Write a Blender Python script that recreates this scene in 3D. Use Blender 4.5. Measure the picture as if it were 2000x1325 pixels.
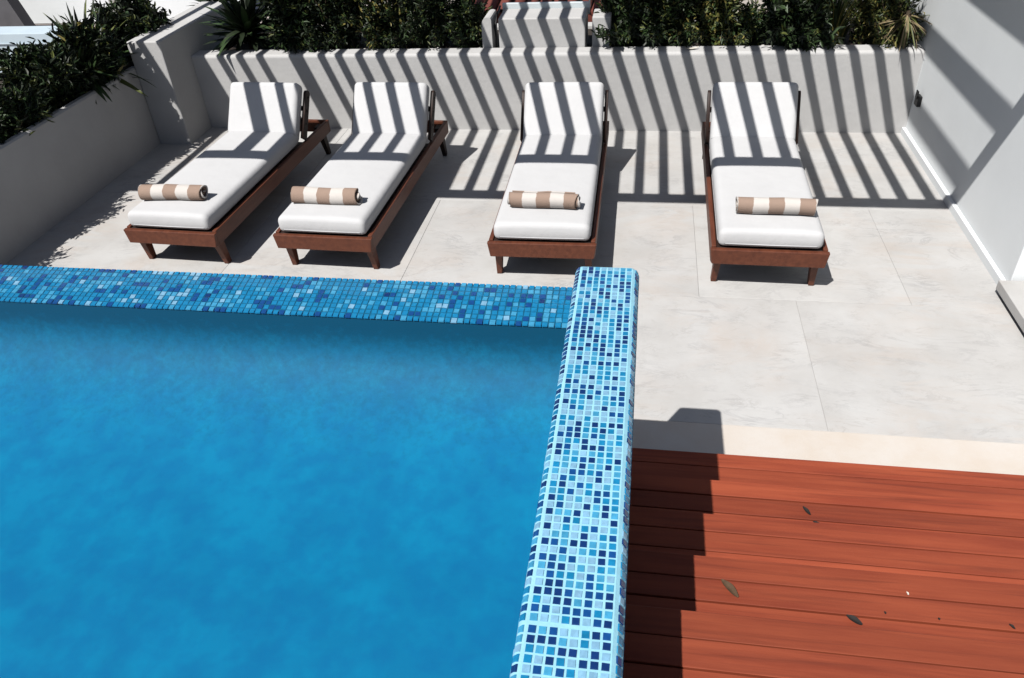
import bpy, bmesh, math, random
import numpy as np
from mathutils import Vector, Matrix
for o in list(bpy.data.objects): bpy.data.objects.remove(o)
SC = bpy.context.scene
COL = SC.collection
R = math.radians

# ---------------------------------------------------------------- camera
PITCH, YAW, ROLL, EYE = R(36.69), R(-10.99), R(-3.74), Vector((0, 0, 2.88))
fw = Vector((math.sin(YAW)*math.cos(PITCH), math.cos(YAW)*math.cos(PITCH), -math.sin(PITCH)))
r0 = Vector((math.cos(YAW), -math.sin(YAW), 0)); u0 = r0.cross(fw)
rt = r0*math.cos(ROLL) + u0*math.sin(ROLL); up = u0*math.cos(ROLL) - r0*math.sin(ROLL)
cd = bpy.data.cameras.new('camera'); cam = bpy.data.objects.new('camera', cd); COL.objects.link(cam)
cam.matrix_world = Matrix(((rt.x, up.x, -fw.x, EYE.x), (rt.y, up.y, -fw.y, EYE.y), (rt.z, up.z, -fw.z, EYE.z), (0, 0, 0, 1)))
cd.sensor_width = 36; cd.lens = 1502.6/2000*36; cd.clip_start = .05; cd.clip_end = 1000
SC.camera = cam

# ---------------------------------------------------------------- world, sun, exposure
SX, SY = .355, .593                                   # light travels along (SX, SY, -1)
w = bpy.data.worlds.new('World'); SC.world = w; w.use_nodes = True
nt = w.node_tree; nt.nodes.clear()
sky = nt.nodes.new('ShaderNodeTexSky'); sky.sky_type = 'NISHITA'; sky.sun_disc = False
sky.sun_elevation = math.atan(1/math.hypot(SX, SY)); sky.sun_rotation = math.atan2(-SX, -SY) % (2*math.pi)
bg = nt.nodes.new('ShaderNodeBackground'); bg.inputs['Strength'].default_value = .05
wo = nt.nodes.new('ShaderNodeOutputWorld')
nt.links.new(sky.outputs[0], bg.inputs[0]); nt.links.new(bg.outputs[0], wo.inputs[0])
sd = bpy.data.lights.new('sun', 'SUN'); sd.energy = 5.0; sd.angle = R(.5); sd.color = (1, .965, .92)
sun = bpy.data.objects.new('sun', sd); COL.objects.link(sun)
sun.rotation_euler = Vector((SX, SY, -1)).to_track_quat('-Z', 'Y').to_euler(); sun.location = (-6, -8, 12)
vs = SC.view_settings; vs.view_transform = 'Standard'; vs.look = 'None'; vs.gamma = 1; vs.use_curve_mapping = False
vs.exposure = .90
SC.cycles.use_denoising = True

# ---------------------------------------------------------------- materials
ALB = .8                                              # overall reflectance of the place
def mat(name, col, rough=.7, spec=.3, var=0., vscale=6., stretch=(1, 1, 1), bump=0., bscale=60., rnd=0., tint=None, coat=0., two=False, trans=0.):
    """procedural principled: base colour mottled by stretched noise, per-object shift, fine bump"""
    col = tuple(c*ALB for c in col); tint = tint and tuple(c*ALB for c in tint)
    m = bpy.data.materials.new(name); m.use_nodes = True
    n, l = m.node_tree.nodes, m.node_tree.links
    b = n['Principled BSDF']; b.inputs['Roughness'].default_value = rough
    b.inputs['Specular IOR Level'].default_value = spec
    if coat: b.inputs['Coat Weight'].default_value = coat
    tc = n.new('ShaderNodeTexCoord'); mp = n.new('ShaderNodeMapping'); mp.inputs['Scale'].default_value = stretch
    oi = n.new('ShaderNodeObjectInfo')
    off = n.new('ShaderNodeVectorMath'); off.operation = 'SCALE'; off.inputs[3].default_value = 37.
    l.new(oi.outputs['Random'], off.inputs[0])
    l.new(tc.outputs['Object'], mp.inputs[0])
    add = n.new('ShaderNodeVectorMath'); add.operation = 'ADD'
    l.new(mp.outputs[0], add.inputs[0]); l.new(off.outputs[0], add.inputs[1])
    nz = n.new('ShaderNodeTexNoise'); nz.inputs['Scale'].default_value = vscale; nz.inputs['Detail'].default_value = 7; nz.inputs['Roughness'].default_value = .62
    l.new(add.outputs[0], nz.inputs['Vector'])
    mx = n.new('ShaderNodeMix'); mx.data_type = 'RGBA'
    c2 = tint or tuple(c*(1-var) for c in col)
    rp = n.new('ShaderNodeMapRange'); rp.inputs[1].default_value = .35; rp.inputs[2].default_value = .68
    l.new(nz.outputs[0], rp.inputs[0]); l.new(rp.outputs[0], mx.inputs[0])
    mx.inputs[6].default_value = (*col, 1); mx.inputs[7].default_value = (*c2, 1)
    out = mx.outputs[2]
    if rnd:
        hs = n.new('ShaderNodeHueSaturation'); mr = n.new('ShaderNodeMapRange')
        mr.inputs[3].default_value = 1-rnd; mr.inputs[4].default_value = 1+rnd
        l.new(oi.outputs['Random'], mr.inputs[0]); l.new(mr.outputs[0], hs.inputs['Value']); l.new(out, hs.inputs['Color']); out = hs.outputs[0]
    l.new(out, b.inputs['Base Color'])
    if bump:
        nb = n.new('ShaderNodeTexNoise'); nb.inputs['Scale'].default_value = bscale; nb.inputs['Detail'].default_value = 4
        l.new(mp.outputs[0], nb.inputs['Vector'])
        bp = n.new('ShaderNodeBump'); bp.inputs['Strength'].default_value = bump; bp.inputs['Distance'].default_value = .01
        l.new(nb.outputs[0], bp.inputs['Height']); l.new(bp.outputs[0], b.inputs['Normal'])
    return m

def stone_mat():
    m = mat('pale_marble', (.385, .383, .378), rough=.6, spec=.25, var=.12, vscale=2.6, bump=.05, bscale=90, rnd=.03, tint=(.335, .33, .322))
    n, l = m.node_tree.nodes, m.node_tree.links; b = n['Principled BSDF']
    src = b.inputs['Base Color'].links[0].from_socket
    tc = n.new('ShaderNodeTexCoord'); mp = n.new('ShaderNodeMapping'); mp.inputs['Scale'].default_value = (1., 2.6, 1.); mp.inputs['Rotation'].default_value = (0, 0, R(-24))
    l.new(tc.outputs['Object'], mp.inputs[0])
    def vein(scale, lo, hi, col, prev, amt, dist=1.5):
        nz = n.new('ShaderNodeTexNoise'); nz.inputs['Scale'].default_value = scale; nz.inputs['Detail'].default_value = 9; nz.inputs['Roughness'].default_value = .68; nz.inputs['Distortion'].default_value = dist
        l.new(mp.outputs[0], nz.inputs['Vector'])
        ab = n.new('ShaderNodeMath'); ab.operation = 'SUBTRACT'; ab.inputs[1].default_value = .5; l.new(nz.outputs[0], ab.inputs[0])
        a2 = n.new('ShaderNodeMath'); a2.operation = 'ABSOLUTE'; l.new(ab.outputs[0], a2.inputs[0])
        mr = n.new('ShaderNodeMapRange'); mr.inputs[1].default_value = lo; mr.inputs[2].default_value = hi; mr.inputs[3].default_value = amt; mr.inputs[4].default_value = 0
        l.new(a2.outputs[0], mr.inputs[0])
        ms = n.new('ShaderNodeTexNoise'); ms.inputs['Scale'].default_value = scale*1.6; ms.inputs['Detail'].default_value = 3; l.new(tc.outputs['Object'], ms.inputs['Vector'])
        mr2 = n.new('ShaderNodeMapRange'); mr2.inputs[1].default_value = .46; mr2.inputs[2].default_value = .66; l.new(ms.outputs[0], mr2.inputs[0])
        mu = n.new('ShaderNodeMath'); mu.operation = 'MULTIPLY'; l.new(mr.outputs[0], mu.inputs[0]); l.new(mr2.outputs[0], mu.inputs[1])
        mx = n.new('ShaderNodeMix'); mx.data_type = 'RGBA'; l.new(mu.outputs[0], mx.inputs[0]); l.new(prev, mx.inputs[6]); mx.inputs[7].default_value = (*col, 1)
        return mx.outputs[2]
    src = vein(1.7, 0, .035, (0.152, 0.152, 0.156), src, .42)
    src = vein(4.2, 0, .03, (0.184, 0.176, 0.168), src, .38, .8)
    src = vein(.9, 0, .10, (0.288, 0.232, 0.188), src, .30)
    l.new(src, b.inputs['Base Color'])
    return m

M = {}
M['stone'] = stone_mat()
M['curb'] = mat('cream_stone', (.44, .41, .38), .6, var=.08, vscale=5, bump=.08, bscale=160, tint=(.42, .375, .33))
M['grout'] = mat('joint_grout', (.33, .32, .31), .9, var=.2)
M['plaster'] = mat('white_plaster', (.385, .384, .382), .85, spec=.12, var=.09, vscale=2.5, bump=.2, bscale=22)
M['plaster_cool'] = mat('smooth_white_plaster', (.62, .645, .66), .8, spec=.15, var=.05, vscale=2, bump=.06, bscale=30)
M['plaster_grey'] = mat('grey_plaster', (.10, .098, .105), .9, spec=.1, var=.25, vscale=3, bump=.15, bscale=25)
M['deck'] = mat('red_timber', (.225, .049, .022), .62, spec=.18, vscale=3.2, stretch=(.45, 5, 5), bump=.10, bscale=16, rnd=.17, tint=(.155, .029, .014))
_n, _l = M['deck'].node_tree.nodes, M['deck'].node_tree.links; _b = _n['Principled BSDF']; _s = _b.inputs['Base Color'].links[0].from_socket
_tc = _n.new('ShaderNodeTexCoord'); _mp = _n.new('ShaderNodeMapping'); _mp.inputs['Scale'].default_value = (1.1, 34, 34); _l.new(_tc.outputs['Object'], _mp.inputs[0])
_nz = _n.new('ShaderNodeTexNoise'); _nz.inputs['Scale'].default_value = 1.6; _nz.inputs['Detail'].default_value = 5; _nz.inputs['Distortion'].default_value = .6; _l.new(_mp.outputs[0], _nz.inputs['Vector'])
_mr = _n.new('ShaderNodeMapRange'); _mr.inputs[1].default_value = .50; _mr.inputs[2].default_value = .74; _mr.inputs[4].default_value = .62; _l.new(_nz.outputs[0], _mr.inputs[0])
_mx = _n.new('ShaderNodeMix'); _mx.data_type = 'RGBA'; _mx.inputs[7].default_value = (0.076, 0.016, 0.0088, 1); _l.new(_mr.outputs[0], _mx.inputs[0]); _l.new(_s, _mx.inputs[6]); _l.new(_mx.outputs[2], _b.inputs['Base Color'])
M['dark_gap'] = mat('dark_timber', (.02, .008, .006), .9)
M['teak'] = mat('teak', (.108, .033, .016), .5, spec=.3, vscale=5, stretch=(7, .8, 7), bump=.1, bscale=30, rnd=.1, tint=(.07, .020, .010))
M['teak_shade'] = mat('shaded_teak', (.022, .010, .007), .6, vscale=5, stretch=(7, .8, 7), var=.4)  # near-black copy of the teak, shade under and behind the mattress painted in
M['fabric'] = mat('white_canvas', (.425, .428, .435), .9, spec=.08, var=.05, vscale=3, bump=.35, bscale=11)
M['piping'] = mat('cream_piping', (.42, .42, .43), .9, spec=.1)
M['plaster_blue'] = mat('pale_blue_plaster', (.36, .43, .48), .85, spec=.1, var=.08, vscale=3)
M['steel'] = mat('brushed_steel', (.45, .5, .52), .4, spec=.5, var=.1)
M['black'] = mat('black_plastic', (.015, .015, .016), .5)
M['soil'] = mat('dark_soil', (.035, .026, .02), .95, var=.5, vscale=30, bump=.8, bscale=40)
M['gravel'] = mat('white_pebble', (.45, .44, .42), .8, var=.2, rnd=.1)
M['ground'] = mat('pale_ground', (.38, .34, .32), .9, var=.3, vscale=.6, bump=.2, bscale=20, tint=(.32, .27, .25))
M['terracotta'] = mat('terracotta', (.13, .032, .022), .85, var=.3, vscale=5, bump=.2, bscale=40)
M['timber_grey'] = mat('painted_timber', (.30, .29, .28), .7, var=.1, vscale=4, stretch=(6, .6, 6))
M['stem'] = mat('bark', (.07, .05, .032), .9, var=.4, vscale=20)
M['dryleaf'] = mat('dry_leaf', (.075, .042, .02), .8, var=.5, vscale=60)
M['blackleaf'] = mat('black_leaf', (.010, .007, .006), .8, var=.3, vscale=60)
M['petal'] = mat('white_petal', (.45, .42, .37), .8)
M['straw'] = mat('dry_frond', (.20, .155, .085), .85, var=.4, vscale=15)
def leafmat(name, col): return mat(name, col, .5, spec=.25, var=.45, vscale=9)
M['leaf_dark'] = leafmat('dark_leaf', (.014, .022, .010))
M['leaf_mid'] = leafmat('mid_leaf', (.03, .056, .018))
M['leaf_light'] = leafmat('olive_leaf', (.085, .10, .026))
M['leaf_yellow'] = leafmat('yellow_leaf', (.19, .16, .045))
TILE = {}
for k, c in dict(navy=(.005, .026, .115), blue=(.006, .052, .19), azure=(.008, .165, .335), sky=(.045, .25, .42), pale=(.17, .34, .48)).items():
    TILE[k] = mat('glass_tile_'+k, c, .18, spec=.5, var=.25, vscale=70, rnd=.12)
M['tilegrout'] = mat('pale_blue_grout', (.22, .45, .55), .8, var=.12, vscale=50, bump=.1, bscale=200)
TK = list(TILE)

def towel_mat():
    m = mat('striped_terry', (.8, .76, .72), .95, spec=.05, bump=.45, bscale=420)
    n, l = m.node_tree.nodes, m.node_tree.links; b = n['Principled BSDF']
    tc = n.new('ShaderNodeTexCoord'); sp = n.new('ShaderNodeSeparateXYZ'); l.new(tc.outputs['Object'], sp.inputs[0])
    nz = n.new('ShaderNodeTexNoise'); nz.inputs['Scale'].default_value = 25; l.new(tc.outputs['Object'], nz.inputs['Vector'])
    ad = n.new('ShaderNodeMath'); ad.operation = 'MULTIPLY_ADD'; ad.inputs[1].default_value = .016; l.new(nz.outputs[0], ad.inputs[0]); l.new(sp.outputs[0], ad.inputs[2])
    mu = n.new('ShaderNodeMath'); mu.operation = 'MULTIPLY_ADD'; mu.inputs[1].default_value = 1/.192; mu.inputs[2].default_value = 20.20; l.new(ad.outputs[0], mu.inputs[0])
    fr = n.new('ShaderNodeMath'); fr.operation = 'FRACT'; l.new(mu.outputs[0], fr.inputs[0])
    cr = n.new('ShaderNodeValToRGB'); e = cr.color_ramp.elements
    e[0].position = .49; e[0].color = (0.2, 0.1456, 0.116, 1); e[1].position = .51; e[1].color = (0.368, 0.348, 0.328, 1)
    l.new(fr.outputs[0], cr.inputs[0]); l.new(cr.outputs[0], b.inputs['Base Color'])
    return m
M['towel'] = towel_mat()

def pool_mat():
    """mosaic lining blurred by depth: blue glass mix, soft mottling of the tile blend, underwater shade painted in towards the top"""
    m = mat('pool_mosaic', (.03, .30, .52), .6, spec=.1)
    n, l = m.node_tree.nodes, m.node_tree.links; b = n['Principled BSDF']
    tc = n.new('ShaderNodeNewGeometry')
    def noise(s, d, r=.6):
        nz = n.new('ShaderNodeTexNoise'); nz.inputs['Scale'].default_value = s; nz.inputs['Detail'].default_value = d; nz.inputs['Roughness'].default_value = r
        l.new(tc.outputs['Position'], nz.inputs['Vector']); return nz.outputs[0]
    a = n.new('ShaderNodeMapRange'); a.inputs[1].default_value = .40; a.inputs[2].default_value = .62; l.new(noise(5.5, 3, .55), a.inputs[0])
    m1 = n.new('ShaderNodeMix'); m1.data_type = 'RGBA'; m1.inputs[6].default_value = (0.0024, 0.1024, 0.2, 1); m1.inputs[7].default_value = (0.0024, 0.122, 0.222, 1); l.new(a.outputs[0], m1.inputs[0])
    c = n.new('ShaderNodeMapRange'); c.inputs[1].default_value = .40; c.inputs[2].default_value = .62; c.inputs[4].default_value = .40; l.new(noise(13, 3, .55), c.inputs[0])
    m2 = n.new('ShaderNodeMix'); m2.data_type = 'RGBA'; m2.inputs[7].default_value = (0.0024, 0.0736, 0.18, 1); l.new(c.outputs[0], m2.inputs[0]); l.new(m1.outputs[2], m2.inputs[6])
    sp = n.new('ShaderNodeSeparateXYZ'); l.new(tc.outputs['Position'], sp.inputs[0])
    shade_z = n.new('ShaderNodeMapRange'); shade_z.inputs[1].default_value = .965; shade_z.inputs[2].default_value = 1.36; l.new(sp.outputs[2], shade_z.inputs[0])
    th = n.new('ShaderNodeMath'); th.operation = 'ADD'; l.new(shade_z.outputs[0], th.inputs[0]); l.new(noise(34, 6, .75), th.inputs[1])
    shade_mix = n.new('ShaderNodeMapRange'); shade_mix.inputs[1].default_value = .62; shade_mix.inputs[2].default_value = 1.25; l.new(th.outputs[0], shade_mix.inputs[0])
    m3 = n.new('ShaderNodeMix'); m3.data_type = 'RGBA'; m3.inputs[7].default_value = (0.0032, 0.056, 0.104, 1); l.new(shade_mix.outputs[0], m3.inputs[0]); l.new(m2.outputs[2], m3.inputs[6])  # darkens upward: dim light on the far underwater wall painted into the lining
    l.new(m3.outputs[2], b.inputs['Base Color']); return m
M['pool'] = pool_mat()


def water_mat():
    m = bpy.data.materials.new('pool_water'); m.use_nodes = True; n, l = m.node_tree.nodes, m.node_tree.links; n.clear()
    o = n.new('ShaderNodeOutputMaterial'); t = n.new('ShaderNodeBsdfTransparent'); g = n.new('ShaderNodeBsdfGlossy'); g.inputs['Roughness'].default_value = .03
    f = n.new('ShaderNodeFresnel'); f.inputs['IOR'].default_value = 1.33
    mx = n.new('ShaderNodeMixShader'); tc = n.new('ShaderNodeTexCoord')
    nz = n.new('ShaderNodeTexNoise'); nz.inputs['Scale'].default_value = 7; nz.inputs['Detail'].default_value = 4; l.new(tc.outputs['Object'], nz.inputs['Vector'])
    bp = n.new('ShaderNodeBump'); bp.inputs['Strength'].default_value = .12; bp.inputs['Distance'].default_value = .02; l.new(nz.outputs[0], bp.inputs['Height'])
    l.new(bp.outputs[0], g.inputs['Normal'])
    l.new(f.outputs[0], mx.inputs[0]); l.new(t.outputs[0], mx.inputs[1]); l.new(g.outputs[0], mx.inputs[2]); l.new(mx.outputs[0], o.inputs['Surface'])
    va = n.new('ShaderNodeVolumeAbsorption'); va.inputs['Color'].default_value = (.02, .80, .93, 1); va.inputs['Density'].default_value = .55
    l.new(va.outputs[0], o.inputs['Volume']); return m
M['water'] = water_mat()

# ---------------------------------------------------------------- object helpers
def link(name, me, parent=None, loc=(0, 0, 0)):
    o = bpy.data.objects.new(name, me); COL.objects.link(o); o.location = loc
    if parent: o.parent = parent
    return o
def mesh(name, verts, faces, mats, idx=None, smooth=False):
    me = bpy.data.meshes.new(name); me.from_pydata([tuple(v) for v in verts], [], faces)
    for m in (mats if isinstance(mats, (list, tuple)) else [mats]): me.materials.append(m)
    if idx is not None: me.polygons.foreach_set('material_index', idx)
    if smooth: me.polygons.foreach_set('use_smooth', [True]*len(me.polygons))
    me.update(); return me
def thing(name, label, cat, loc=(0, 0, 0), rz=0, group=None):
    o = bpy.data.objects.new(name, None); COL.objects.link(o); o.location = loc; o.rotation_euler = (0, 0, rz); o.empty_display_size = .1
    return tag(o, label, cat, group)
def tag(o, label, cat, group=None):
    o['label'] = label; o['category'] = cat
    if group: o['group'] = group
    return o
def structure(o): o['kind'] = 'structure'; return o
def bm_box(x0, x1, y0, y1, z0, z1, bev=0., seg=2, mtx=None):
    bm = bmesh.new(); bmesh.ops.create_cube(bm, size=1)
    for v in bm.verts: v.co = Vector(((x0+x1)/2+v.co.x*(x1-x0), (y0+y1)/2+v.co.y*(y1-y0), (z0+z1)/2+v.co.z*(z1-z0)))
    if bev: bmesh.ops.bevel(bm, geom=list(bm.edges), offset=bev, segments=seg, affect='EDGES', profile=.5)
    if mtx: bm.transform(mtx)
    return bm
def hexa(b, t, bev=0.):
    """eight corners: b four at the bottom, t four at the top, same winding"""
    bm = bmesh.new(); vb = [bm.verts.new(p) for p in b]; vt = [bm.verts.new(p) for p in t]
    bm.faces.new(vb[::-1]); bm.faces.new(vt)
    for i in range(4): bm.faces.new((vb[i], vb[(i+1) % 4], vt[(i+1) % 4], vt[i]))
    bmesh.ops.recalc_face_normals(bm, faces=bm.faces)
    if bev: bmesh.ops.bevel(bm, geom=list(bm.edges), offset=bev, segments=2, affect='EDGES', profile=.5)
    return bm
def done(name, bm, m, parent=None, loc=(0, 0, 0), smooth=False):
    me = bpy.data.meshes.new(name); bm.to_mesh(me); bm.free(); me.materials.append(m)
    if smooth: me.polygons.foreach_set('use_smooth', [True]*len(me.polygons))
    return link(name, me, parent, loc)
def box(name, x0, x1, y0, y1, z0, z1, m, parent=None, bev=0., seg=2): return done(name, bm_box(x0, x1, y0, y1, z0, z1, bev, seg), m, parent)
def prism(name, prof, a0, a1, m, parent=None, axis='x', smooth=False):
    """closed profile extruded along x (profile in y,z) or y (profile in x,z)"""
    f = (lambda a, p: (a, p[0], p[1])) if axis == 'x' else (lambda a, p: (p[0], a, p[1]))
    n = len(prof); v = [f(a0, p) for p in prof]+[f(a1, p) for p in prof]
    bm = bmesh.new(); bv = [bm.verts.new(q) for q in v]
    bm.faces.new(bv[:n]); bm.faces.new(bv[n:][::-1])
    for i in range(n): bm.faces.new((bv[i], bv[(i+1) % n], bv[n+(i+1) % n], bv[n+i]))
    bmesh.ops.recalc_face_normals(bm, faces=bm.faces)
    return done(name, bm, m, parent, smooth=smooth)
def arc(cx, cz, r, a0, a1, n=6): return [(cx+r*math.cos(R(a0+(a1-a0)*i/n)), cz+r*math.sin(R(a0+(a1-a0)*i/n))) for i in range(n+1)]
def wobble(o, amp, scale, seed=0):
    """gives a plastered surface its hand-made unevenness"""
    from mathutils import noise
    for v in o.data.vertices:
        d = noise.noise_vector(v.co*scale+Vector((seed, 0, 0)))*amp; v.co += d
def tube(pts, r0_, r1_, sides=5):
    V, Fc = [], []; n = len(pts)
    for i, p in enumerate(pts):
        d = (Vector(pts[min(i+1, n-1)])-Vector(pts[max(i-1, 0)])).normalized()
        a = d.orthogonal().normalized(); b = d.cross(a); r = r0_+(r1_-r0_)*i/(n-1)
        for k in range(sides):
            t = 2*math.pi*k/sides; V.append(Vector(p)+a*math.cos(t)*r+b*math.sin(t)*r)
    for i in range(n-1):
        for k in range(sides): Fc.append((i*sides+k, i*sides+(k+1) % sides, (i+1)*sides+(k+1) % sides, (i+1)*sides+k))
    return V, Fc

# ================================================================ SETTING
WL, WR, WB, H = -4.79, 2.337, 7.20, 1.395
structure(link('ground', mesh('ground', [(-150, -60, -.06), (150, -60, -.06), (150, 200, -.06), (-150, 200, -.06)], [(0, 1, 2, 3)], M['ground'])))

# patio of marble slabs: grout bed with each slab proud of it
patio = structure(box('patio', WL-.1, 3.4, 2.26, WB+.05, -.055, -.004, M['grout']))
rows = [(3.135, 4.36, [WL-.02, -3.4, -1.63, -.29, 1.043, 2.40]), (4.36, 5.67, [WL-.02, -3.0, -1.63, .43, 1.75, 2.40]), (5.67, WB+.03, [WL-.02, -2.95, -.62, .78, 2.40]), (2.28, 2.876, [WL-.02, -2.2, .0, 2.40])]
rs = random.Random(4)
for y0, y1, xs in rows:
    for a, b in zip(xs[:-1], xs[1:]):
        s = box('slab', a+.0009, b-.0009, y0+.0009, y1-.0009, -.03, rs.uniform(-.0008, .0008), M['stone'], patio, .0015, 1)
for a, b in ((WL-.02, -1.2), (-1.2, 2.40)): box('edging_slab', a+.001, b-.001, 2.880, 3.131, -.03, .003, M['curb'], patio, .002, 1)

# back planter wall with rounded shoulders
yb1 = 7.40
prof = [(WB, -.05)]+arc(WB+.03, .735-.03, .03, 180, 90, 5)+arc(yb1-.02, .735-.02, .02, 90, 0, 4)+[(yb1, -.05)]
bw = prism('planter_wall', prof, -4.45, WR+.05, M['plaster'], smooth=False); wobble(bw, .0, 1)
tag(bw, 'low white plastered planter wall behind the loungers, striped with shade', 'wall')
bw.data.polygons.foreach_set('use_smooth', [False]*len(bw.data.polygons))
# left planter wall
lw = prism('planter_wall', [(WL-.07, -.05), (WL-.07, .745)]+arc(WL-.02, .735, .02, 90, 0, 4)[:0]+[(WL-.06, .76), (WL-.015, .76), (WL, .745), (WL, -.05)], 1.5, 6.80, M['plaster'], axis='y')
tag(lw, 'shaded white planter wall at the left, running from the pool to the corner', 'wall')
# wing wall between both planters
ww = done('wing_wall', bm_box(-4.7885, -4.452, 6.752, 8.25, -.05, 1.0, .012, 2), M['plaster']); tag(ww, 'taller white wing wall in the left corner, its top lit by the sun', 'wall')
# planter soil and far edge
structure(box('soil', -4.45, WR+.02, yb1+.002, 8.25, .3, .665, M['soil'])).name = 'soil'
structure(box('soil', -6.3, WL-.072, 1.5, 8.6, .3, .70, M['soil']))
bk = box('planter_wall', -4.45, WR+.05, 8.252, 8.38, -.05, .70, M['plaster'], None, .01); tag(bk, 'far rim of the back planter hidden behind the shrubs', 'wall')
# raised block in the middle of the back planter
blk = thing('plinth', 'raised white block in the middle of the back planter, striped with shade', 'plinth', (-.96, 7.403, .73))
done('block', bm_box(-.415, .40, .002, .36, -.4, .262, .012, 3), M['plaster'], blk)
box('metal_trim', -.43, .415, .362, .40, .20, .31, M['steel'], blk, .006)
box('bracket', .405, .42, .35, .39, .262, .345, M['steel'], blk, .003)
sh = thing('wall_end', 'narrow white wall stub with a rounded top left of the raised block', 'wall', (-1.475, 7.405, .5))
prism('stub', [(-.06, -.2)]+[(-.06, .40)]+arc(0, .45, .055, 170, 60, 6)+[(.035, .48), (.035, -.2)], .0, .30, M['plaster'], sh, axis='y')
sh2 = box('wall_end', -.50, -.33, 7.45, 7.75, .5, .985, M['plaster'], None, .012); tag(sh2, 'white wall stub right of the raised block, half behind leaves', 'wall')
V, Fc = tube([(-1.415, 7.47, .68), (-1.412, 7.48, .80), (-1.425, 7.50, .90), (-1.40, 7.56, 1.0), (-1.40, 7.7, 1.03)], .011, .011, 8)
tag(link('drain_pipe', mesh('drain_pipe', V, Fc, M['black'], smooth=True)), 'thin black pipe in the gap left of the raised block', 'pipe')

# right wall with skirting, socket, door step, recessed wall
rwall = thing('side_wall', 'tall smooth white wall on the right with broad diagonal shade bands', 'wall', (WR+.03, 4.56, 0))
box('wall_body', 0, .40, 0, 5.2, -.05, 3.3, M['plaster_cool'], rwall, .006)
box('skirting', -.032, -.001, .004, WB-4.56-.002, -.02, .058, M['plaster_cool'], rwall, .003)
rec = thing('recessed_wall', 'white wall set back beyond the door step at the right edge', 'wall', (2.80, 2.4, 0))
box('wall_body', 0, .3, -3.5, 2.15, -.05, 3.3, M['plaster_cool'], rec)
box('skirting', -.03, -.001, -.3, 2.14, .10, .16, M['plaster_cool'], rec, .003)
stp = thing('door_step', 'pale stone door step with a dark gap beneath at the right edge', 'step', (2.5, 3.6, 0))
box('step_slab', -.215, .27, -.66, .94, .035, .10, M['stone'], stp, .004)
box('gap_shade', -.18, .27, -.62, .90, -.02, .034, M['black'], stp)  # black block standing for the shade in the gap under the slab
sk = thing('wall_socket', 'small dark outdoor socket low on the white right wall near the corner', 'socket', (WR+.03, 7.01, .40))
box('socket_box', -.035, -.001, -.045, .045, -.075, .015, M['black'], sk, .006); box('flap', -.042, -.036, -.03, .03, -.01, .055, M['black'], sk, .006)

# ---------------------------------------------------------------- POOL
PL, YW0, YW1, WZ, PF = -5.6, 2.125, 2.325, 1.362, .95
CX, CZ = .80, .30                                     # floor, wide elliptical cove and upright lining in one sheet
pp = [(-3.2, PF), (-1.0, PF), (YW0-CX-.5, PF), (YW0-CX-.1, PF)]+[(YW0-CX+CX*math.sin(R(t)), PF+CZ-CZ*math.cos(R(t))) for t in range(0, 91, 5)]+[(YW0, PF+CZ+.03), (YW0, WZ-.040)]
xs_ = [PL, PL+1.8, PL+3.6, -.2135]; nx_ = len(xs_)
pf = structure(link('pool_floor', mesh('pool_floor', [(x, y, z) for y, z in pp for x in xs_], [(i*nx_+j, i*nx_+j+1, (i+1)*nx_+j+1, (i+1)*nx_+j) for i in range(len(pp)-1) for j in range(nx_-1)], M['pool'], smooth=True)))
# far overflow edge: sloping mosaic top under a film of water
oe = thing('overflow_edge', 'glittering mosaic overflow edge along the far side of the pool', 'pool edge', (-.215, YW0, 0))
L = PL+.215
done_prof = [(YW1-YW0, -.05), (YW1-YW0, WZ-.004), (YW1-YW0-.012, WZ-.002), (.012, WZ-.030), (.003, WZ-.042), (.003, -.05)]
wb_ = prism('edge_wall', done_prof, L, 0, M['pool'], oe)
# tiles laid on the slope, joined: more than can be picked apart
def tile_geom(s=.0178, h=.0014):
    a, b = s/2, s/2-.0012
    return ([(-a, -a, -.002), (a, -a, -.002), (a, a, -.002), (-a, a, -.002), (-b, -b, h), (b, -b, h), (b, b, h), (-b, b, h)],
            [(4, 5, 6, 7), (0, 1, 5, 4), (1, 2, 6, 5), (2, 3, 7, 6), (3, 0, 4, 7)])
TV, TF = tile_geom(); PT = .0229
def joined_tiles(name, mats4, keys, parent, pal=TILE):
    V, Fc, I = [], [], []
    for (mx, k) in zip(mats4, keys):
        o = len(V); V += [mx @ Vector(p) for p in TV]; Fc += [tuple(o+i for i in f) for f in TF]; I += [TK.index(k)]*5
    ob = link(name, mesh(name, V, Fc, [pal[k] for k in TK], I), parent); ob['kind'] = 'stuff'; return ob
rt_ = random.Random(11)
def pick(wts): return rt_.choices(TK, wts)[0]
sl = math.atan2(.028, YW1-YW0-.024)
mts, ks = [], []
from mathutils import noise as mn
for i in range(int(-(-3.9+.215)/PT)):
    for j in range(9):
        y = .007+j*.0229
        mts.append(Matrix.Translation((-.012-i*PT, y, WZ-.030+(y-.012)*math.tan(sl)+rt_.uniform(-.0002, .0006))) @ Matrix.Rotation(sl, 4, 'X') @ Matrix.Rotation(rt_.uniform(-.16, .16) if 0 < j < 8 else 0, 4, 'Z') @ Matrix.Scale(rt_.uniform(1.1, 1.28) if j < 8 else 1.1, 4))
        v = mn.noise(Vector((i*.21, j*.33, 3)))
        ks.append(pick((2, 26, 62, 9, 1)) if v < -.10 else pick((0, 3, 54, 34, 9)) if v > .14 else pick((0, 13, 68, 16, 3)))
joined_tiles('mosaic_tiles', mts, ks, oe)
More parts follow.
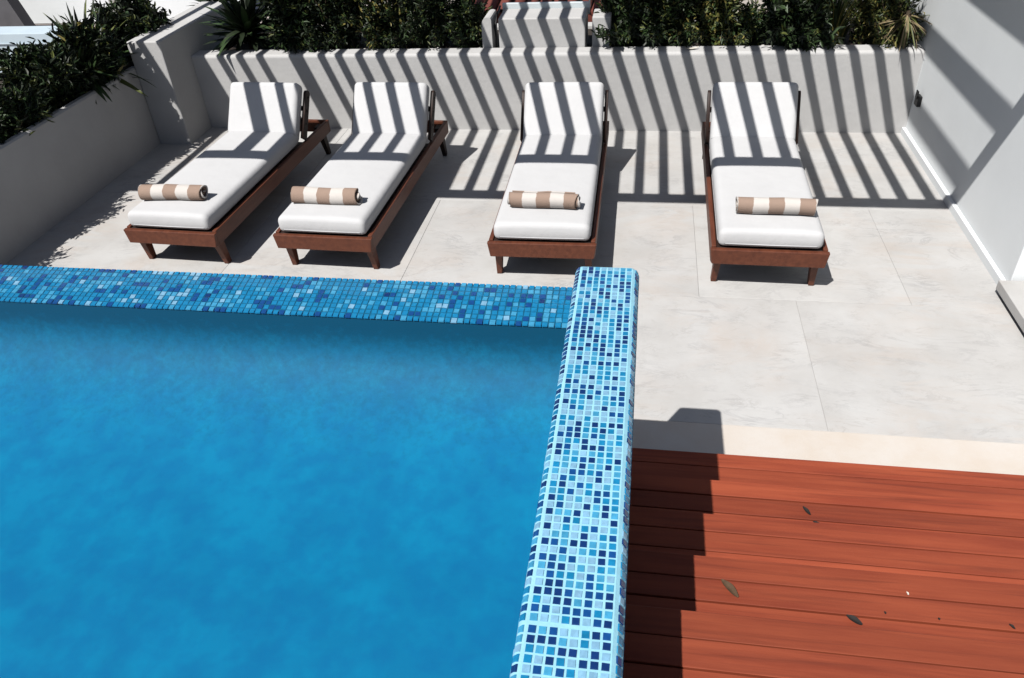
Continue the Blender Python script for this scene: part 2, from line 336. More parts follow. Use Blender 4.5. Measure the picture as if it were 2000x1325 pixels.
# near, left pool walls (outside the frame)
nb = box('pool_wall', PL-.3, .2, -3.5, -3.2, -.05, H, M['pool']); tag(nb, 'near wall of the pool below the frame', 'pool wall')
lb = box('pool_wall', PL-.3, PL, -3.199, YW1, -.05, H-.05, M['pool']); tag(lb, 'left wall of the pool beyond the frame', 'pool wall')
water = structure(box('water', PL-.02, -.205, -3.22, YW1-.003, PF-.05, WZ, M['water']))
# make it a quiet volume: bottom and sides lie inside the shell
# right coping: the mosaic-clad rim
X0, X1, YE = -.2125, .0165, 2.432
cp = thing('pool_coping', 'raised pool rim clad in blue mosaic tiles beside the timber stairs', 'pool rim', (0, 0, H))
cprof = [(X0, -H), (X0, -.030)]+arc(-.1925, -.021, .020, 180, 90, 5)+[(-.0065, 0), (.004, -.006), (X1, -.026), (X1, -H)]
cprof = [(x, z-.001) for x, z in cprof]
n_ = len(cprof); bm = bmesh.new()
sec = []
for (yy, ins) in ((-3.2, 0), (YE-.02, 0), (YE-.006, .004), (YE, .014)):
    sec.append([bm.verts.new((x+(ins if x < -.1 else -ins), yy, z-(ins if z > -.5 else 0))) for x, z in cprof])
for a, b in zip(sec[:-1], sec[1:]):
    for i in range(n_): bm.faces.new((a[i], a[(i+1) % n_], b[(i+1) % n_], b[i]))
bm.faces.new(sec[0]); bm.faces.new(sec[-1][::-1]); bmesh.ops.recalc_face_normals(bm, faces=bm.faces)
core = done('rim_core', bm, M['tilegrout'], cp)
cols = [(-.1905+PT*(i+.5), .0, 0.) for i in range(8)]
cols += [(-.2045, -.0070, R(-48)), (X0, -.0325, R(-90)), (X0, -.0554, R(-90)), (.0085, -.0125, R(58)), (X1, -.040, R(90)), (X1, -.063, R(90)), (X1, -.086, R(90)), (X1, -.109, R(90)), (X1, -.132, R(90))]
cols += [(X1, -.132-PT*k, R(90)) for k in range(1, 55)]+[(X0, -.0554-PT*k, R(-90)) for k in range(1, 17)]
order = {k: mesh('tile_'+k, TV, TF, TILE[k]) for k in TK}
singles, mts, ks = 0, [], []
row = 0; y = -.6; gap_done = False
while y < YE-.022:
    for ci, (x, z, an) in enumerate(cols):
        mx = Matrix.Translation((x+rt_.uniform(-.0006, .0006), y+rt_.uniform(-.0006, .0006), z)) @ Matrix.Rotation(an, 4, 'Y') @ Matrix.Rotation(rt_.uniform(-.035, .035), 4, 'Z')
        mx = mx @ Matrix.Rotation(rt_.uniform(-.02, .02), 4, 'X')
        k = pick((19, 17, 20, 19, 25))
        if .825 < y and singles < 300 and (ci < 9 or ci == 11):
            o = link('mosaic_tile', order[k], cp); o.matrix_local = mx; singles += 1
        else: mts.append(mx); ks.append(k)
    y += PT
    if y > .955 and not gap_done: y += .006; gap_done = True
joined_tiles('mosaic_tiles', mts, ks, cp)

# ---------------------------------------------------------------- timber stairs, rising towards the camera
st = thing('timber_stairs', 'red timber stairs of narrow boards climbing beside the pool rim', 'stairs', (0, 0, 0))
far = [2.724, 2.376, 2.030, 1.691, 1.356, 1.015, .675]; zt = [.19, .375, .555, .73, .905, 1.08, 1.26]
XS0, XS1 = X1+.004, 2.28
for k, (yf, z) in enumerate(zip(far, zt)):
    yn = far[k+1] if k+1 < len(far) else yf-1.4
    nb_ = 4 if k+1 < len(far) else 16
    pw = (yf-yn+.02)/nb_ if k+1 < len(far) else .086
    for j in range(nb_):
        y1 = yf-j*pw; g = rs.choice((.003, .004, .006, .008))
        bm = bm_box(XS0, XS1+rs.uniform(-.01, .0), y1-pw+g*.5, y1-g*.5, z-.026, z+rs.uniform(-.001, .001), .0016, 1)
        done('board', bm, M['deck'], st)
    done('riser', bm_box(XS0, XS1-.01, yf-.035, yf-.012, z-.19, z-.028), M['dark_gap'], st)
sb = prism('stringer', [(2.70, -.02), (2.70, .12)]+sum([[(far[k]-.04, zt[k]-.03), (far[k+1]-.04, zt[k]-.03)] for k in range(6)], [])+[(far[6]-.04, zt[6]-.03), (-.75, zt[6]-.03), (-.75, -.02)], XS0+.02, XS1-.03, M['dark_gap'], st)

# ---------------------------------------------------------------- pergola overhead, above the frame
pg = thing('pergola', 'slatted timber pergola overhead that throws the stripes of shade', 'pergola', (-2, 4.2, 2.6))
box('beam', -4.4, 4.34, -.012, .068, -.05, .09, M['timber_grey'], pg, .004)
sme = None
for k in range(-27, 17):
    x = .2045*k-.962
    if k in (-17, -16, -15, -14): x = {-17: -3.47, -16: -3.130, -15: -3.058, -14: -2.835}[k]-.962
    if sme is None:
        s0 = done('slat', bm_box(0, .05, 0, 5.0, -.01, .09, .003, 1), M['timber_grey'], pg); sme = s0.data
    else: s0 = link('slat', sme, pg)
    s0.location = (x+2, .0685, 0)
for yy in (.0, 4.9): box('post', -4.5, -4.4, yy, yy+.1, -2.6, .09, M['timber_grey'], pg, .005)

# ================================================================ LOUNGERS
W2 = .325
HY, HZ, BA = 1.535, .375, R(54)
def mattress_mesh():
    L, T, hw = 2.03, .118, W2
    nx, nyy, nz = 12, 60, 4
    bm = bmesh.new(); bmesh.ops.create_cube(bm, size=1)
    bm.free()
    # rounded box, built as a grid on six sides then bent at the hinge
    bm = bmesh.new(); cache = {}
    def P(u, v, t):
        key = (round(u, 5), round(v, 5), round(t, 5))
        if key in cache: return cache[key]
        x, y, z = (u-.5)*2*hw, v*L, (t-.5)*T
        r = .038
        ix = max(-hw+r, min(hw-r, x)); iy = max(r, min(L-r, y)); iz = max(-T/2+r, min(T/2-r, z))
        d = Vector((x-ix, y-iy, z-iz)); c = Vector((ix, iy, iz))
        if d.length > 1e-6: c += d.normalized()*r
        # pillowed faces
        puff = .012*(1-(2*u-1)**4)
        if t > .5: c.z += puff
        s = c.y
        # bend with a small radius
        rb, h0 = .05, HY
        if s <= h0: y2, z2, a = s, 0, 0
        elif s <= h0+rb*BA: a = (s-h0)/rb; y2, z2 = h0+rb*math.sin(a), rb*(1-math.cos(a))
        else: e = s-h0-rb*BA; a = BA; y2, z2 = h0+rb*math.sin(a)+e*math.cos(a), rb*(1-math.cos(a))+e*math.sin(a)
        crease = .016*math.exp(-((s-h0-.02)/.016)**2) if t > .5 else 0
        off = c.z-crease
        q = Vector((c.x, y2-off*math.sin(a), HZ+z2+off*math.cos(a)))
        cache[key] = bm.verts.new(q); return cache[key]
    U = [0, .02, .045, .07, .1, .2, .35, .5, .65, .8, .9, .93, .955, .98, 1]
    V_ = [0, .007, .015, .022, .03]+list(np.linspace(.06, .74, 18))+list(np.linspace(.75, .80, 14))+list(np.linspace(.82, .965, 8))+[.972, .979, .986, .993, 1]
    T_ = [0, .12, .28, .5, .72, .88, 1]
    def quad(a, b, c, d):
        try: bm.faces.new((a, b, c, d))
        except ValueError: pass
    for t in (0, 1):
        for i in range(len(U)-1):
            for j in range(len(V_)-1): quad(P(U[i], V_[j], t), P(U[i+1], V_[j], t), P(U[i+1], V_[j+1], t), P(U[i], V_[j+1], t))
    for u in (0, 1):
        for j in range(len(V_)-1):
            for k in range(len(T_)-1): quad(P(u, V_[j], T_[k]), P(u, V_[j+1], T_[k]), P(u, V_[j+1], T_[k+1]), P(u, V_[j], T_[k+1]))
    for v in (0, 1):
        for i in range(len(U)-1):
            for k in range(len(T_)-1): quad(P(U[i], v, T_[k]), P(U[i+1], v, T_[k]), P(U[i+1], v, T_[k+1]), P(U[i], v, T_[k+1]))
    bmesh.ops.recalc_face_normals(bm, faces=bm.faces)
    me = bpy.data.meshes.new('mattress'); bm.to_mesh(me); bm.free(); me.materials.append(M['fabric'])
    me.polygons.foreach_set('use_smooth', [True]*len(me.polygons)); return me
def piping_mesh():
    """the sewn welt round the lower edge of the mattress, front and sides"""
    hw = W2-.002; pts = []
    z = HZ-.030
    pts += [(-hw, 1.50, z), (-hw, .8, z), (-hw, .05, z), (-hw+.012, .014, z), (-hw+.045, .0, z), (0, -.001, z), (hw-.045, .0, z), (hw-.012, .014, z), (hw, .05, z), (hw, .8, z), (hw, 1.50, z)]
    V, Fc = tube(pts, .0035, .0035, 6); return mesh('piping', V, Fc, M['piping'], smooth=True)
def stile_mesh():
    cu = bpy.data.curves.new('stile', 'CURVE'); cu.dimensions = '2D'; cu.fill_mode = 'BOTH'; cu.extrude = .011; cu.bevel_depth = .002; cu.bevel_resolution = 1
    def poly(pts):
        s = cu.splines.new('POLY'); s.points.add(len(pts)-1); s.use_cyclic_u = True
        for p, q in zip(s.points, pts): p.co = (q[0], q[1], 0, 1)
    hw, ln = .036, .42
    poly([(0, -hw)]+[(ln-hw+hw*math.cos(R(a)), hw*math.sin(R(a))) for a in range(-90, 91, 15)]+[(0, hw)])
    for c in (.13, .245, .36): poly([(c+.0125*math.cos(R(a)), .0125*math.sin(R(a))) for a in range(0, 360, 30)])
    o = bpy.data.objects.new('stile', cu); COL.objects.link(o); bpy.context.view_layer.update()
    me = bpy.data.meshes.new_from_object(o.evaluated_get(bpy.context.evaluated_depsgraph_get())); bpy.data.objects.remove(o)
    me.name = 'stile'; me.materials.clear(); me.materials.append(M['teak_shade'])
    # curve x -> along the backrest, curve y -> across it, curve z -> world x
    me.transform(Matrix(((0, 0, 1, 0), (math.cos(BA), -math.sin(BA), 0, 0), (math.sin(BA), math.cos(BA), 0, 0), (0, 0, 0, 1)))); return me
def make_lounger():
    t = thing('sun_lounger', '-', 'sun lounger')
    for s in (-1, 1):
        xa, xb = sorted((s*.330, s*.360))
        done('side_rail', bm_box(xa, xb, .014, 2.13, .205, .318, .004), M['teak'], t)
        # front leg, splayed backwards and tapering
        i0, i1 = s*.272, s*.328; j0, j1 = s*.298, s*.334
        done('leg', hexa([(j0, .085, 0), (j1, .085, 0), (j1, .135, 0), (j0, .135, 0)], [(i0, .014, .300), (i1, .014, .300), (i1, .105, .300), (i0, .105, .300)], .004), M['teak'], t)
        done('leg', hexa([(j0, 2.09, 0), (j1, 2.09, 0), (j1, 2.135, 0), (j0, 2.135, 0)], [(i0, 2.0, .300), (i1, 2.0, .300), (i1, 2.095, .300), (i0, 2.095, .300)], .004), M['teak_shade'], t)
        box('shade_strip', *sorted((s*.300, s*.329)), .02, 2.12, .240, .284, M['teak_shade'], t)  # added strip, dark like the shade it stands for beside the mattress
        st_ = link('backrest_stile', stile_me, t, (s*.345, 1.632, .345))
    done('front_rail', hexa([(-.350, -.022, .203), (.350, -.022, .203), (.360, .013, .203), (-.360, .013, .203)], [(-.368, -.022, .310), (.368, -.022, .310), (.368, .013, .310), (-.368, .013, .310)], .005), M['teak'], t)
    box('rear_rail', -.36, .36, 2.131, 2.160, .205, .318, M['teak'], t, .004)
    sl_ = None
    for j in range(19):
        if sl_ is None: sl_ = box('slat', -.328, .328, .018, .100, .285, .306, M['teak_shade'], t, .003)
        else: q = link('slat', sl_.data, t, (0, j*.0865, 0))
    rod = done('cross_bar', bm_box(-.333, .333, -.012, .012, -.02, .02, .004, 2, Matrix.Translation((0, 1.79, .56))), M['teak_shade'], t)
    rod2 = done('prop_bar', bm_box(-.02, .02, -.01, .01, 0, .30, .003, 1, Matrix.Translation((.20, 1.98, .31)) @ Matrix.Rotation(R(32), 4, 'X')), M['teak_shade'], t)
    m_ = link('mattress', mattress_me, t); link('piping', piping_me, m_)
    return t
mattress_me, piping_me, stile_me = mattress_mesh(), piping_mesh(), stile_mesh()
def dup(root, loc, rz, label):
    r = root.copy(); COL.objects.link(r); r.location = loc; r.rotation_euler = (0, 0, rz); r['label'] = label
    for ch in root.children:
        c = ch.copy(); COL.objects.link(c); c.parent = r
        for g in ch.children: d = g.copy(); COL.objects.link(d); d.parent = c
    return r
G1 = 'wooden sun loungers in a row before the planter wall'
spots = [(-3.335, 4.475, -.040, 'leftmost wooden sun lounger, white mattress, beside the shaded planter wall'),
         (-2.170, 4.470, -.028, 'second wooden sun lounger from the left, right of the one by the shaded planter'),
         (-.625, 4.468, .010, 'wooden sun lounger beyond the end of the blue mosaic rim, third from left'),
         (.845, 4.462, -.014, 'rightmost wooden sun lounger, white mattress, nearest the white side wall')]
base = None
for x, y, rz, lab in spots:
    if base is None:
        base = make_lounger(); base.location = (x, y, 0); base.rotation_euler = (0, 0, rz); base['label'] = lab; base['group'] = G1
        bpy.context.view_layer.update()
    else: dup(base, (x, y, 0), rz, lab)

# rolled towels
def towel_mesh(seed):
    rr = random.Random(seed); turns, rout, th, Ln = 3.6, .063, .0125, .475
    n = 86; sec = []
    for i in range(n+1):
        a = i/n; an = turns*2*math.pi*a; r = .010+(rout-.010)*a
        sec.append((r*math.cos(an+1.1)*1.06, r*math.sin(an+1.1)*.95, an))
    xs = [-.5, -.485, -.3, -.1, .1, .3, .485, .5]
    V, Fc = [], []; m = len(xs)
    for side in (0, 1):
        for i, (a, b, an) in enumerate(sec):
            k = (1-.0082/max(.012, math.hypot(a, b))) if side else 1
            tel = .016*math.sin(an*.33+seed*2.3)+.006*math.sin(an*1.7+seed)
            for j, x in enumerate(xs):
                s = 1+.05*math.sin(x*7+seed*2+an)+.02*math.sin(x*17+seed*3)-.10*max(0, abs(x)-.40)
                V.append((x*Ln+tel*(1 if x > 0 else -.6), a*k*s, b*k*s))
    nn = n+1
    for side in (0, 1):
        for i in range(n):
            for j in range(m-1):
                o = side*nn*m; q = (o+i*m+j, o+i*m+j+1, o+(i+1)*m+j+1, o+(i+1)*m+j); Fc.append(q if side else q[::-1])
    for i in range(n):
        for j in (0, m-1):
            q = (i*m+j, (i+1)*m+j, nn*m+(i+1)*m+j, nn*m+i*m+j); Fc.append(q)
    for i in (0, n):
        for j in range(m-1): Fc.append((i*m+j, i*m+j+1, nn*m+i*m+j+1, nn*m+i*m+j))
    return mesh('rolled_towel', V, Fc, M['towel'], smooth=True)
for i, (x, y, rz, lab) in enumerate([(-3.375, 4.715, .03, 'striped brown and white rolled towel on the leftmost lounger'), (-2.195, 4.712, -.02, 'striped brown and white rolled towel on the second lounger from the left'),
                                     (-.635, 4.715, -.025, 'striped brown and white rolled towel on the lounger behind the mosaic rim'), (.880, 4.708, -.02, 'striped brown and white rolled towel on the lounger nearest the white wall')]):
    o = link('rolled_towel', towel_mesh(i*1.7+1), None, (x, y, .501)); o.rotation_euler = ((.0, .9, 2.2, -.7)[i], 0, rz); o.scale = ((1, 1.02, .98, 1.0)[i], 1, (1, .95, 1.0, .94)[i])
    tag(o, lab, 'towel', 'rolled towels at the foot of the loungers')

# ================================================================ PLANTS
def leaf_cloud(pts, dirs, ln, wd, rng, mats_w, droop=.25):
    """one folded six-point leaf per point"""
    n = len(pts); V = np.zeros((n, 6, 3))
    d = dirs+rng.normal(0, .55, (n, 3)); d[:, 2] -= droop*rng.random(n); d /= np.linalg.norm(d, axis=1)[:, None]
    u = rng.normal(0, 1, (n, 3)); u[:, 2] += 1.2; s = np.cross(d, u); s /= np.linalg.norm(s, axis=1)[:, None]+1e-9; nn = np.cross(s, d)
    L_ = ln*rng.uniform(.65, 1.25, n)[:, None]; W_ = wd*rng.uniform(.7, 1.2, n)[:, None]
    V[:, 0] = pts; V[:, 1] = pts+d*L_*.4+s*W_*.5+nn*W_*.25; V[:, 2] = pts+d*L_*.78+s*W_*.32+nn*W_*.1; V[:, 3] = pts+d*L_-nn*L_*.12
    V[:, 4] = pts+d*L_*.78-s*W_*.32+nn*W_*.1; V[:, 5] = pts+d*L_*.4-s*W_*.5+nn*W_*.25
    F_ = []; I = []
    pk = rng.choice(len(mats_w), n, p=np.array(mats_w)/sum(mats_w))
    for i in range(n):
        o = i*6; F_ += [(o, o+1, o+2, o+3), (o, o+3, o+4, o+5)]; I += [int(pk[i])]*2
    return V.reshape(-1, 3), F_, I
LM = [M['leaf_dark'], M['leaf_mid'], M['leaf_light'], M['leaf_yellow']]
def shrub(name, label, cat, loc, rx, ry, h, n, ln=.06, wd=.022, wts=(6, 3, 1, 0), seed=0, nb=30, overhang=0., group=None, open_=.45):
    rng = np.random.default_rng(seed); t = thing(name, label, cat, loc, 0, group)
    SV, SF = [], []; P, D = [], []
    for b in range(nb):
        an = rng.uniform(0, 2*math.pi); q = math.sqrt(rng.random())
        tip = np.array([rx*q*math.cos(an), ry*q*math.sin(an), h*rng.uniform(.35, 1.0)*(1-.25*q*q)])
        if overhang and rng.random() < overhang: tip = np.array([rx*rng.uniform(-1, 1), -ry-rng.uniform(0, .14), rng.uniform(.12, .24)])
        b0 = np.array([rx*.25*rng.normal(), ry*.25*rng.normal(), -.04]); mid = (b0+tip)/2+np.array([0, 0, .12*h])+rng.normal(0, .03, 3)
        ts = np.linspace(0, 1, 6); pts = [(1-s)**2*b0+2*s*(1-s)*mid+s*s*tip for s in ts]
        v, f = tube([tuple(p) for p in pts], .006, .002, 4); o = len(SV); SV += v; SF += [tuple(o+i for i in q_) for q_ in f]
        m = n//nb; s = rng.uniform(open_, 1.03, m)[:, None]
        pp = (1-s)**2*b0+2*s*(1-s)*mid+s*s*tip; dd = 2*(1-s)*(mid-b0)+2*s*(tip-mid); dd /= np.linalg.norm(dd, axis=1)[:, None]
        P.append(pp+rng.normal(0, .028, (m, 3))); D.append(dd*.6)
    V, F_, I = leaf_cloud(np.concatenate(P), np.concatenate(D), ln, wd, rng, wts)
    fo = link('foliage', mesh('foliage', V, F_, LM, I), t); link('stems', mesh('stems', SV, SF, M['stem']), t); return t
def blade_mesh(ln, wd, curve, seg=7, m=None, fold=.3):
    V, F_ = [], []
    for i in range(seg+1):
        s = i/seg; y = ln*(s-.18*curve*s*s); z = ln*(curve*-.55*s*s); wv = wd*.5*(math.sin(math.pi*min(1, .12+s*.88))**.75 if i < seg else .02)
        V += [(-wv, y, z+wv*fold), (0, y, z), (wv, y, z+wv*fold)]
    for i in range(seg): a = i*3; F_ += [(a, a+1, a+4, a+3), (a+1, a+2, a+5, a+4)]
    return mesh('leaf', V, F_, m or M['leaf_dark'], smooth=True)
def rosette(name, label, cat, loc, n, ln, wd, seed, lo=5, hi=85, mats_=None, group=None, z=.0, name2='leaf'):
    """long separate leaves from one crown, each its own part"""
    rr = random.Random(seed); t = thing(name, label, cat, loc, 0, group)
    ms = mats_ or [M['leaf_dark'], M['leaf_dark'], M['leaf_mid']]
    meshes = [blade_mesh(ln*k, wd, c, m=ms[i % len(ms)]) for i, (k, c) in enumerate([(1, .2), (.85, .55), (1.1, .35), (.7, .8), (.95, .1), (1.0, .6)])]
    V, F_ = tube([(0, 0, -.06), (0, 0, max(.02, z*.5)), (0, 0, z+.02)], .035, .02, 8); link('stem', mesh('stem', V, F_, M['stem']), t)
    for i in range(n):
        o = link(name2, rr.choice(meshes), t, (rr.uniform(-.02, .02), rr.uniform(-.02, .02), z*rr.uniform(.5, 1)))
        el = lo+(hi-lo)*(1-(i+.5)/n)**.9
        o.rotation_euler = (R(el), rr.uniform(-.3, .3), i*2.39996+rr.uniform(-.25, .25)); s = rr.uniform(.8, 1.12); o.scale = (s, s, s)
    return t
def grass(name, label, cat, loc, n, ln, spread, seed, wts=(2, 3, 3, 2), wd=.008, group=None):
    rng = np.random.default_rng(seed); t = thing(name, label, cat, loc, 0, group); V, F_, I = [], [], []
    for i in range(n):
        a = rng.uniform(0, 2*math.pi); r = spread*rng.random()**.7; b = np.array([r*.25*math.cos(a), r*.25*math.sin(a), -.02]); L_ = ln*rng.uniform(.55, 1.1)
        out = np.array([math.cos(a), math.sin(a), 0]); sd_ = np.array([-math.sin(a), math.cos(a), 0]); o = len(V)
        lean = r/spread*.75+.05
        for s in (0, .3, .6, .85, 1):
            p = b+out*L_*lean*s*s+np.array([0, 0, L_*(s-.35*lean*s*s)]); ww_ = wd*.5*(1-s*.95)
            V += [p-sd_*ww_, p+sd_*ww_]
        for q in range(4): F_.append((o+2*q, o+2*q+1, o+2*q+3, o+2*q+2))
        I += [int(rng.choice(4, p=np.array(wts)/sum(wts)))]*4
    link('blades', mesh('blades', V, F_, LM, I), t)
    v, f = tube([(0, 0, -.05), (0, 0, .03)], .03, .02, 7); link('root_crown', mesh('root_crown', v, f, M['stem']), t); return t

GB, GL = 'dark shrubs in the back planter', 'plants in the left planter'
PZ = .665
big = dict(nb=70, open_=.12, group=GB)
rosette('cycad', 'spiky dark leaved plant at the left end of the back planter', 'plant', (-3.98, 7.58, PZ+.04), 130, .50, .072, 3, lo=-14, hi=88, z=.16)
shrub('shrub', 'dense blackish shrub just right of the spiky plant', 'shrub', (-3.50, 7.72, PZ), .32, .30, .80, 6000, seed=21, overhang=.10, ln=.095, wd=.034, **big)
shrub('shrub', 'dense dark shrub above the gap between the two left loungers', 'shrub', (-3.05, 7.72, PZ), .34, .31, .80, 9500, seed=22, overhang=.14, wts=(6, 3, 1, .2), ln=.05, **big)
shrub('shrub', 'dark shrub with a few bright gaps behind the second lounger', 'shrub', (-2.58, 7.72, PZ), .32, .30, .72, 4800, seed=23, overhang=.10, ln=.06, wd=.022, wts=(5, 3, 2, 1), **big)
shrub('shrub', 'feathery dark green shrub left of the raised block', 'shrub', (-2.12, 7.70, PZ), .34, .30, .85, 9500, seed=24, overhang=.14, ln=.055, wd=.014, **big)
shrub('shrub', 'low dark shrub touching the wall stub beside the raised block', 'shrub', (-1.74, 7.72, PZ), .20, .24, .52, 5000, seed=25, nb=44, open_=.12, overhang=.08, group=GB, wts=(5, 3, 2, 0))
shrub('shrub', 'tall dark shrub immediately right of the raised block', 'shrub', (-.17, 7.70, PZ), .29, .30, .80, 7500, seed=26, overhang=.08, ln=.075, wd=.026, wts=(6, 4, 1, 0), **big)
shrub('shrub', 'blackish shrub above the gap between the two right loungers', 'shrub', (.24, 7.74, PZ), .29, .28, .82, 7000, seed=27, overhang=.05, wts=(5, 4, 1.5, .3), **big)
shrub('shrub', 'olive tinted shrub with sunlit flecks behind the rightmost lounger', 'shrub', (.62, 7.70, PZ), .27, .27, .78, 4800, seed=28, overhang=.05, wts=(2, 4, 5, 2), ln=.055, **big)
shrub('shrub', 'small loose leafed shrub in front of the pale gap', 'shrub', (.93, 7.66, PZ), .16, .2, .42, 2200, seed=29, nb=24, open_=.15, group=GB, wts=(3, 5, 3, .5), ln=.045)
shrub('shrub', 'dark bushy shrub with drooping leaves right of the pale gap', 'shrub', (1.33, 7.64, PZ), .27, .29, .55, 7500, seed=30, overhang=.14, wts=(7, 4, .5, 0), ln=.085, wd=.030, **big)
grass('grass_clump', 'upright clump of strappy grass in the right part of the back planter', 'grass', (1.70, 7.70, PZ), 420, .75, .36, 31, wts=(4, 4, 2, 1.2), wd=.012)
shrub('shrub', 'yellow flecked shrub in the right part of the back planter', 'shrub', (2.00, 7.72, PZ), .24, .26, .75, 4600, seed=32, wts=(2, 4, 5, 3), ln=.06, wd=.014, **big)
shrub('shrub', 'olive shrub in the corner against the white side wall', 'shrub', (2.12, 7.50, PZ), .20, .19, .72, 4200, seed=33, overhang=.05, wts=(3, 4, 5, 2), ln=.055, wd=.013, **big)
dryp = [M['straw'], M['leaf_light'], M['straw']]
rosette('drooping_fern', 'fern with dry drooping fronds in the corner by the side wall', 'fern', (2.20, 7.34, PZ+.20), 90, .34, .013, 34, lo=-78, hi=10, mats_=dryp, z=.14, name2='frond')
# left planter
big['group'] = GL
shrub('shrub', 'low dark shrub at the left edge of the photo on the left planter', 'shrub', (-5.06, 4.55, .70), .30, .45, .50, 9000, seed=41, wts=(6, 3, 1, 0), **big)
grass('grass_clump', 'thin grass sprouting from the left planter before the pale parapet', 'grass', (-5.12, 5.55, .70), 120, .52, .30, 42, wts=(4, 4, 2, 0), wd=.010)
shrub('shrub', 'dark green shrub in the middle of the left planter', 'shrub', (-5.04, 5.20, .70), .29, .42, .36, 9500, seed=43, wts=(6, 4, 1, 0), ln=.07, **big)
shrub('shrub', 'large blackish shrub in the left planter near the wing wall', 'shrub', (-5.06, 5.98, .70), .33, .42, .52, 10500, seed=44, wts=(6, 3, 1.2, 0), ln=.075, wd=.026, **big)
rosette('leafy_plant', 'long leaved plant arching over the corner of the left planter', 'plant', (-4.92, 6.22, .78), 90, .34, .046, 45, lo=-38, hi=80, z=.10, group=GL)
shrub('shrub', 'dark leafy shrub filling the corner between the left planter and the wing wall', 'shrub', (-5.00, 6.42, .70), .26, .26, .56, 6500, seed=53, ln=.09, wd=.034, wts=(6, 4, 1.5, .3), **big)
rosette('leafy_plant', 'tall strap leaved plant with light tips beside the wing wall', 'plant', (-5.12, 6.62, .70), 80, .62, .046, 46, lo=-12, hi=88, z=.10, mats_=[M['leaf_dark'], M['leaf_mid'], M['leaf_light'], M['leaf_dark']], group=GL)
shrub('shrub', 'dark shrub at the back of the left planter beyond the strap leaves', 'shrub', (-5.00, 7.30, .70), .36, .42, .62, 8500, seed=47, ln=.08, wd=.026, **big)
rosette('leafy_plant', 'dark broad leaved plant directly behind the wing wall', 'plant', (-4.66, 8.50, .70), 90, .48, .075, 48, lo=-10, hi=86, z=.16, group=GL)
rosette('leafy_plant', 'dark arching plant at the rim of the left planter, over the shaded wall', 'plant', (-4.96, 5.45, .76), 70, .26, .038, 49, lo=-30, hi=80, z=.05, group=GL)
shrub('shrub', 'dark shrub on the left planter beyond the left edge of the photo', 'shrub', (-5.02, 3.70, .70), .30, .50, .56, 7000, seed=51, **big)
shrub('shrub', 'dark shrub on the left planter close to the pool', 'shrub', (-5.02, 2.85, .70), .30, .50, .56, 7000, seed=52, **big)

# pebbles along the inside of the planters
def pebbles(n, x0, x1, y0, y1, z, seed):
    rr = random.Random(seed); V, F_ = [], []
    bm = bmesh.new(); bmesh.ops.create_icosphere(bm, subdivisions=1, radius=1)
    bv = [v.co.copy() for v in bm.verts]; bf = [[v.index for v in f.verts] for f in bm.faces]; bm.free()
    for i in range(n):
        c = Vector((rr.uniform(x0, x1), rr.uniform(y0, y1), z+rr.uniform(-.004, .008))); s = rr.uniform(.008, .019); mx = Matrix.Rotation(rr.uniform(0, 6), 3, 'Z')
        o = len(V); V += [c+mx @ Vector((v.x*s*1.3, v.y*s, v.z*s*.7)) for v in bv]; F_ += [[o+k for k in f] for f in bf]
    ob = link('white_gravel', mesh('white_gravel', V, F_, M['gravel'], smooth=True)); ob['kind'] = 'stuff'; return tag(ob, 'white pebbles along the planter rim', 'gravel')
g1 = pebbles(900, -5.35, WL-.075, 3.8, 6.7, .706, 1); g1['label'] = 'white pebbles along the rim of the left planter'
g2 = pebbles(700, -3.9, 2.3, yb1+.01, yb1+.18, .672, 2); g2['label'] = 'white pebbles scattered along the rim of the back planter'

# ================================================================ BEYOND THE PLANTERS
tr = thing('roof', 'terracotta tiled roof showing above the raised block', 'roof', (-1.3, 9.6, 0))
box('roof_base', -1.0, 1.3, 0, 1.6, -.05, .50, M['terracotta'], tr)
pan = None
for i in range(14):
    if pan is None:
        V, F_ = [], []
        for a in range(7):
            t = math.pi*a/6
            for yy, zz in ((-.05, .50), (1.6, .66)): V.append((-.07*math.cos(t), yy, zz+.055*math.sin(t)))
        for a in range(6): F_.append((2*a, 2*a+2, 2*a+3, 2*a+1))
        pan = link('roof_tile', mesh('roof_tile', V, F_, M['terracotta'], smooth=True), tr, (-.92, 0, 0))
    else: link('roof_tile', pan.data, tr, (-.92+i*.165, 0, 0))
ch = thing('chimney', 'small pale chimney standing on the terracotta roof', 'chimney', (-.9, 10.2, .5)); box('stack', -.13, .13, -.12, .12, 0, .6, M['plaster'], ch, .01); box('cap', -.16, .16, -.15, .15, .6, .64, M['plaster'], ch, .005)
pr = thing('parapet', 'pale bluish parapet wall at the far left behind the planter', 'wall', (-9.9, 9.0, 0))
box('parapet_body', -3.0, 2.7, 0, .35, -.05, .49, M['plaster_blue'], pr, .01); box('ledge', -3.0, 2.72, -.02, -.001, .365, .375, M['plaster_blue'], pr)
hs = thing('white_house', 'plain white house wall rising at the top left corner', 'house', (-9.5, 11.6, 0))
box('house_wall', -6, 3.4, 0, .4, -.05, 3.2, M['plaster_cool'], hs)
gs = prism('shade_panel', [(-3.0, -.05), (1.07, -.05), (1.04, .13), (.9, .58), (.5, 1.6), (-3.0, 1.6)], 10.4, 10.6, M['plaster_grey'], None, axis='y'); gs.location = (-9.9, 0, 0); tag(gs, 'grey panel standing in for shade on the white house wall at the top left', 'wall')  # added panel, its grey painted as a shadow on the house wall
sw = thing('garden_wall', 'pale rubble garden wall seen through the gap in the right shrubs', 'wall', (2.0, 11.0, 0))
rb = random.Random(8)
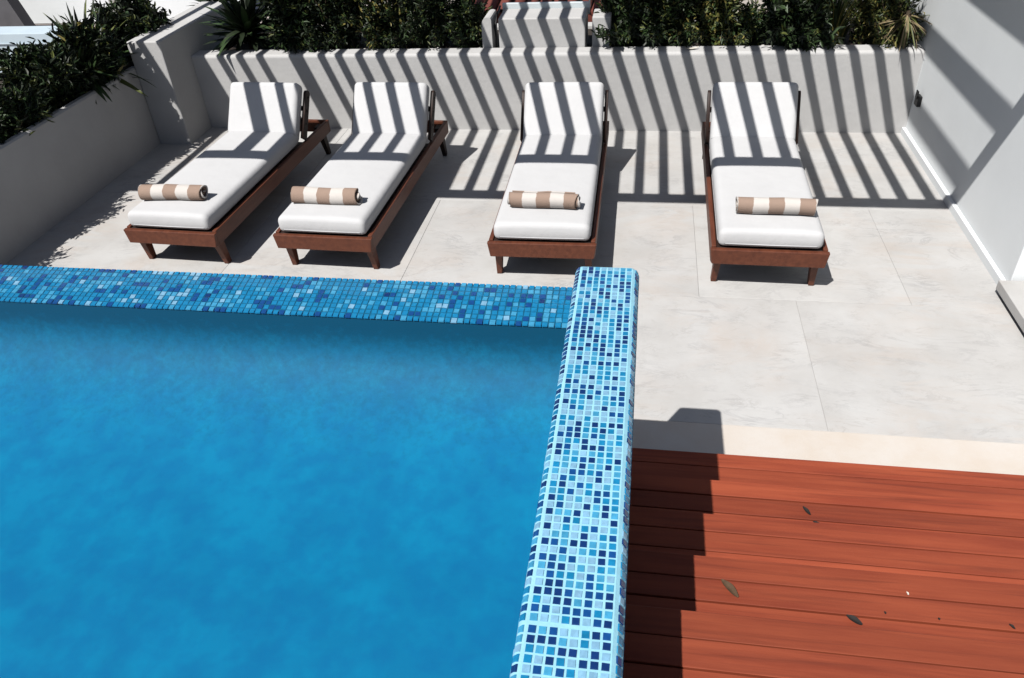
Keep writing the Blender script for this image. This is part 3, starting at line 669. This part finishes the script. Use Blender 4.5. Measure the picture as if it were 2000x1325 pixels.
for r_ in range(6):
    x = -1.6
    while x < 2.6:
        wd_ = rb.uniform(.18, .42); box('stone', x+.006, x+wd_-.006, rb.uniform(-.02, .01), .3, r_*.14+.004, r_*.14+.136, M['plaster_grey'] if rb.random() < .25 else M['curb'], sw, .008, 1); x += wd_
box('mortar_core', -1.6, 2.6, .03, .28, -.05, .82, M['grout'], sw)

# ================================================================ SMALL DEBRIS
def dry_leaf(label, x, y, z, ln, wd, rz, m=None, cat='leaf', nm='dead_leaf', curl=.35):
    V, F_ = [], []; seg = 8
    for i in range(seg+1):
        s = i/seg; ww_ = wd*.5*max(.04, math.sin(math.pi*(.06+.9*s))**.8); zc = ln*curl*(s-.5)**2
        for q in (-1, -.4, .4, 1): V.append((q*ww_, ln*(s-.5)+.04*ww_*q, zc+abs(q)**1.6*ww_*.7+.0015+.001*math.sin(9*s+q*3)))
    for i in range(seg):
        for q in range(3): a = i*4+q; F_.append((a, a+1, a+5, a+4))
    o = link(nm, mesh(nm, V, F_, m or M['dryleaf'], smooth=True), None, (x, y, z)); o.rotation_euler = (0, 0, rz); return tag(o, label, cat)
dry_leaf('curled dead leaf on the upper boards, nearest the pale stone edging', .741, 2.235, .377, .048, .017, .5, m=M['blackleaf'])
dry_leaf('small dark leaf flake just below the curled leaf on the boards', .77, 2.178, .377, .026, .010, 1.3, m=M['blackleaf'])
dry_leaf('long brown leaf strip lying next to the shade of the pool rim', .350, 1.566, .732, .078, .026, .65, curl=.1)
dry_leaf('black curled leaf in the middle of the sunlit boards', .714, 1.494, .732, .05, .022, .95, m=M['blackleaf'])
dry_leaf('tiny dark seed between the black leaf and the white petal', .812, 1.533, .732, .010, .007, .3, m=M['blackleaf'], cat='seed', nm='seed')
dry_leaf('tiny dark seed right of the white petal on the boards', .966, 1.53, .732, .009, .007, .1, m=M['blackleaf'], cat='seed', nm='seed')
dry_leaf('dark seed pod at the right end of the sunlit boards', 1.17, 1.528, .732, .020, .009, .6, m=M['blackleaf'], cat='seed', nm='seed')
dry_leaf('tiny white petal on the sunlit boards', .896, 1.612, .732, .013, .006, .2, m=M['petal'], cat='petal', nm='petal')
dry_leaf('pale dry leaf lying on top of the back planter wall', .41, 7.27, .737, .13, .03, 1.9, m=M['petal'], curl=.6)
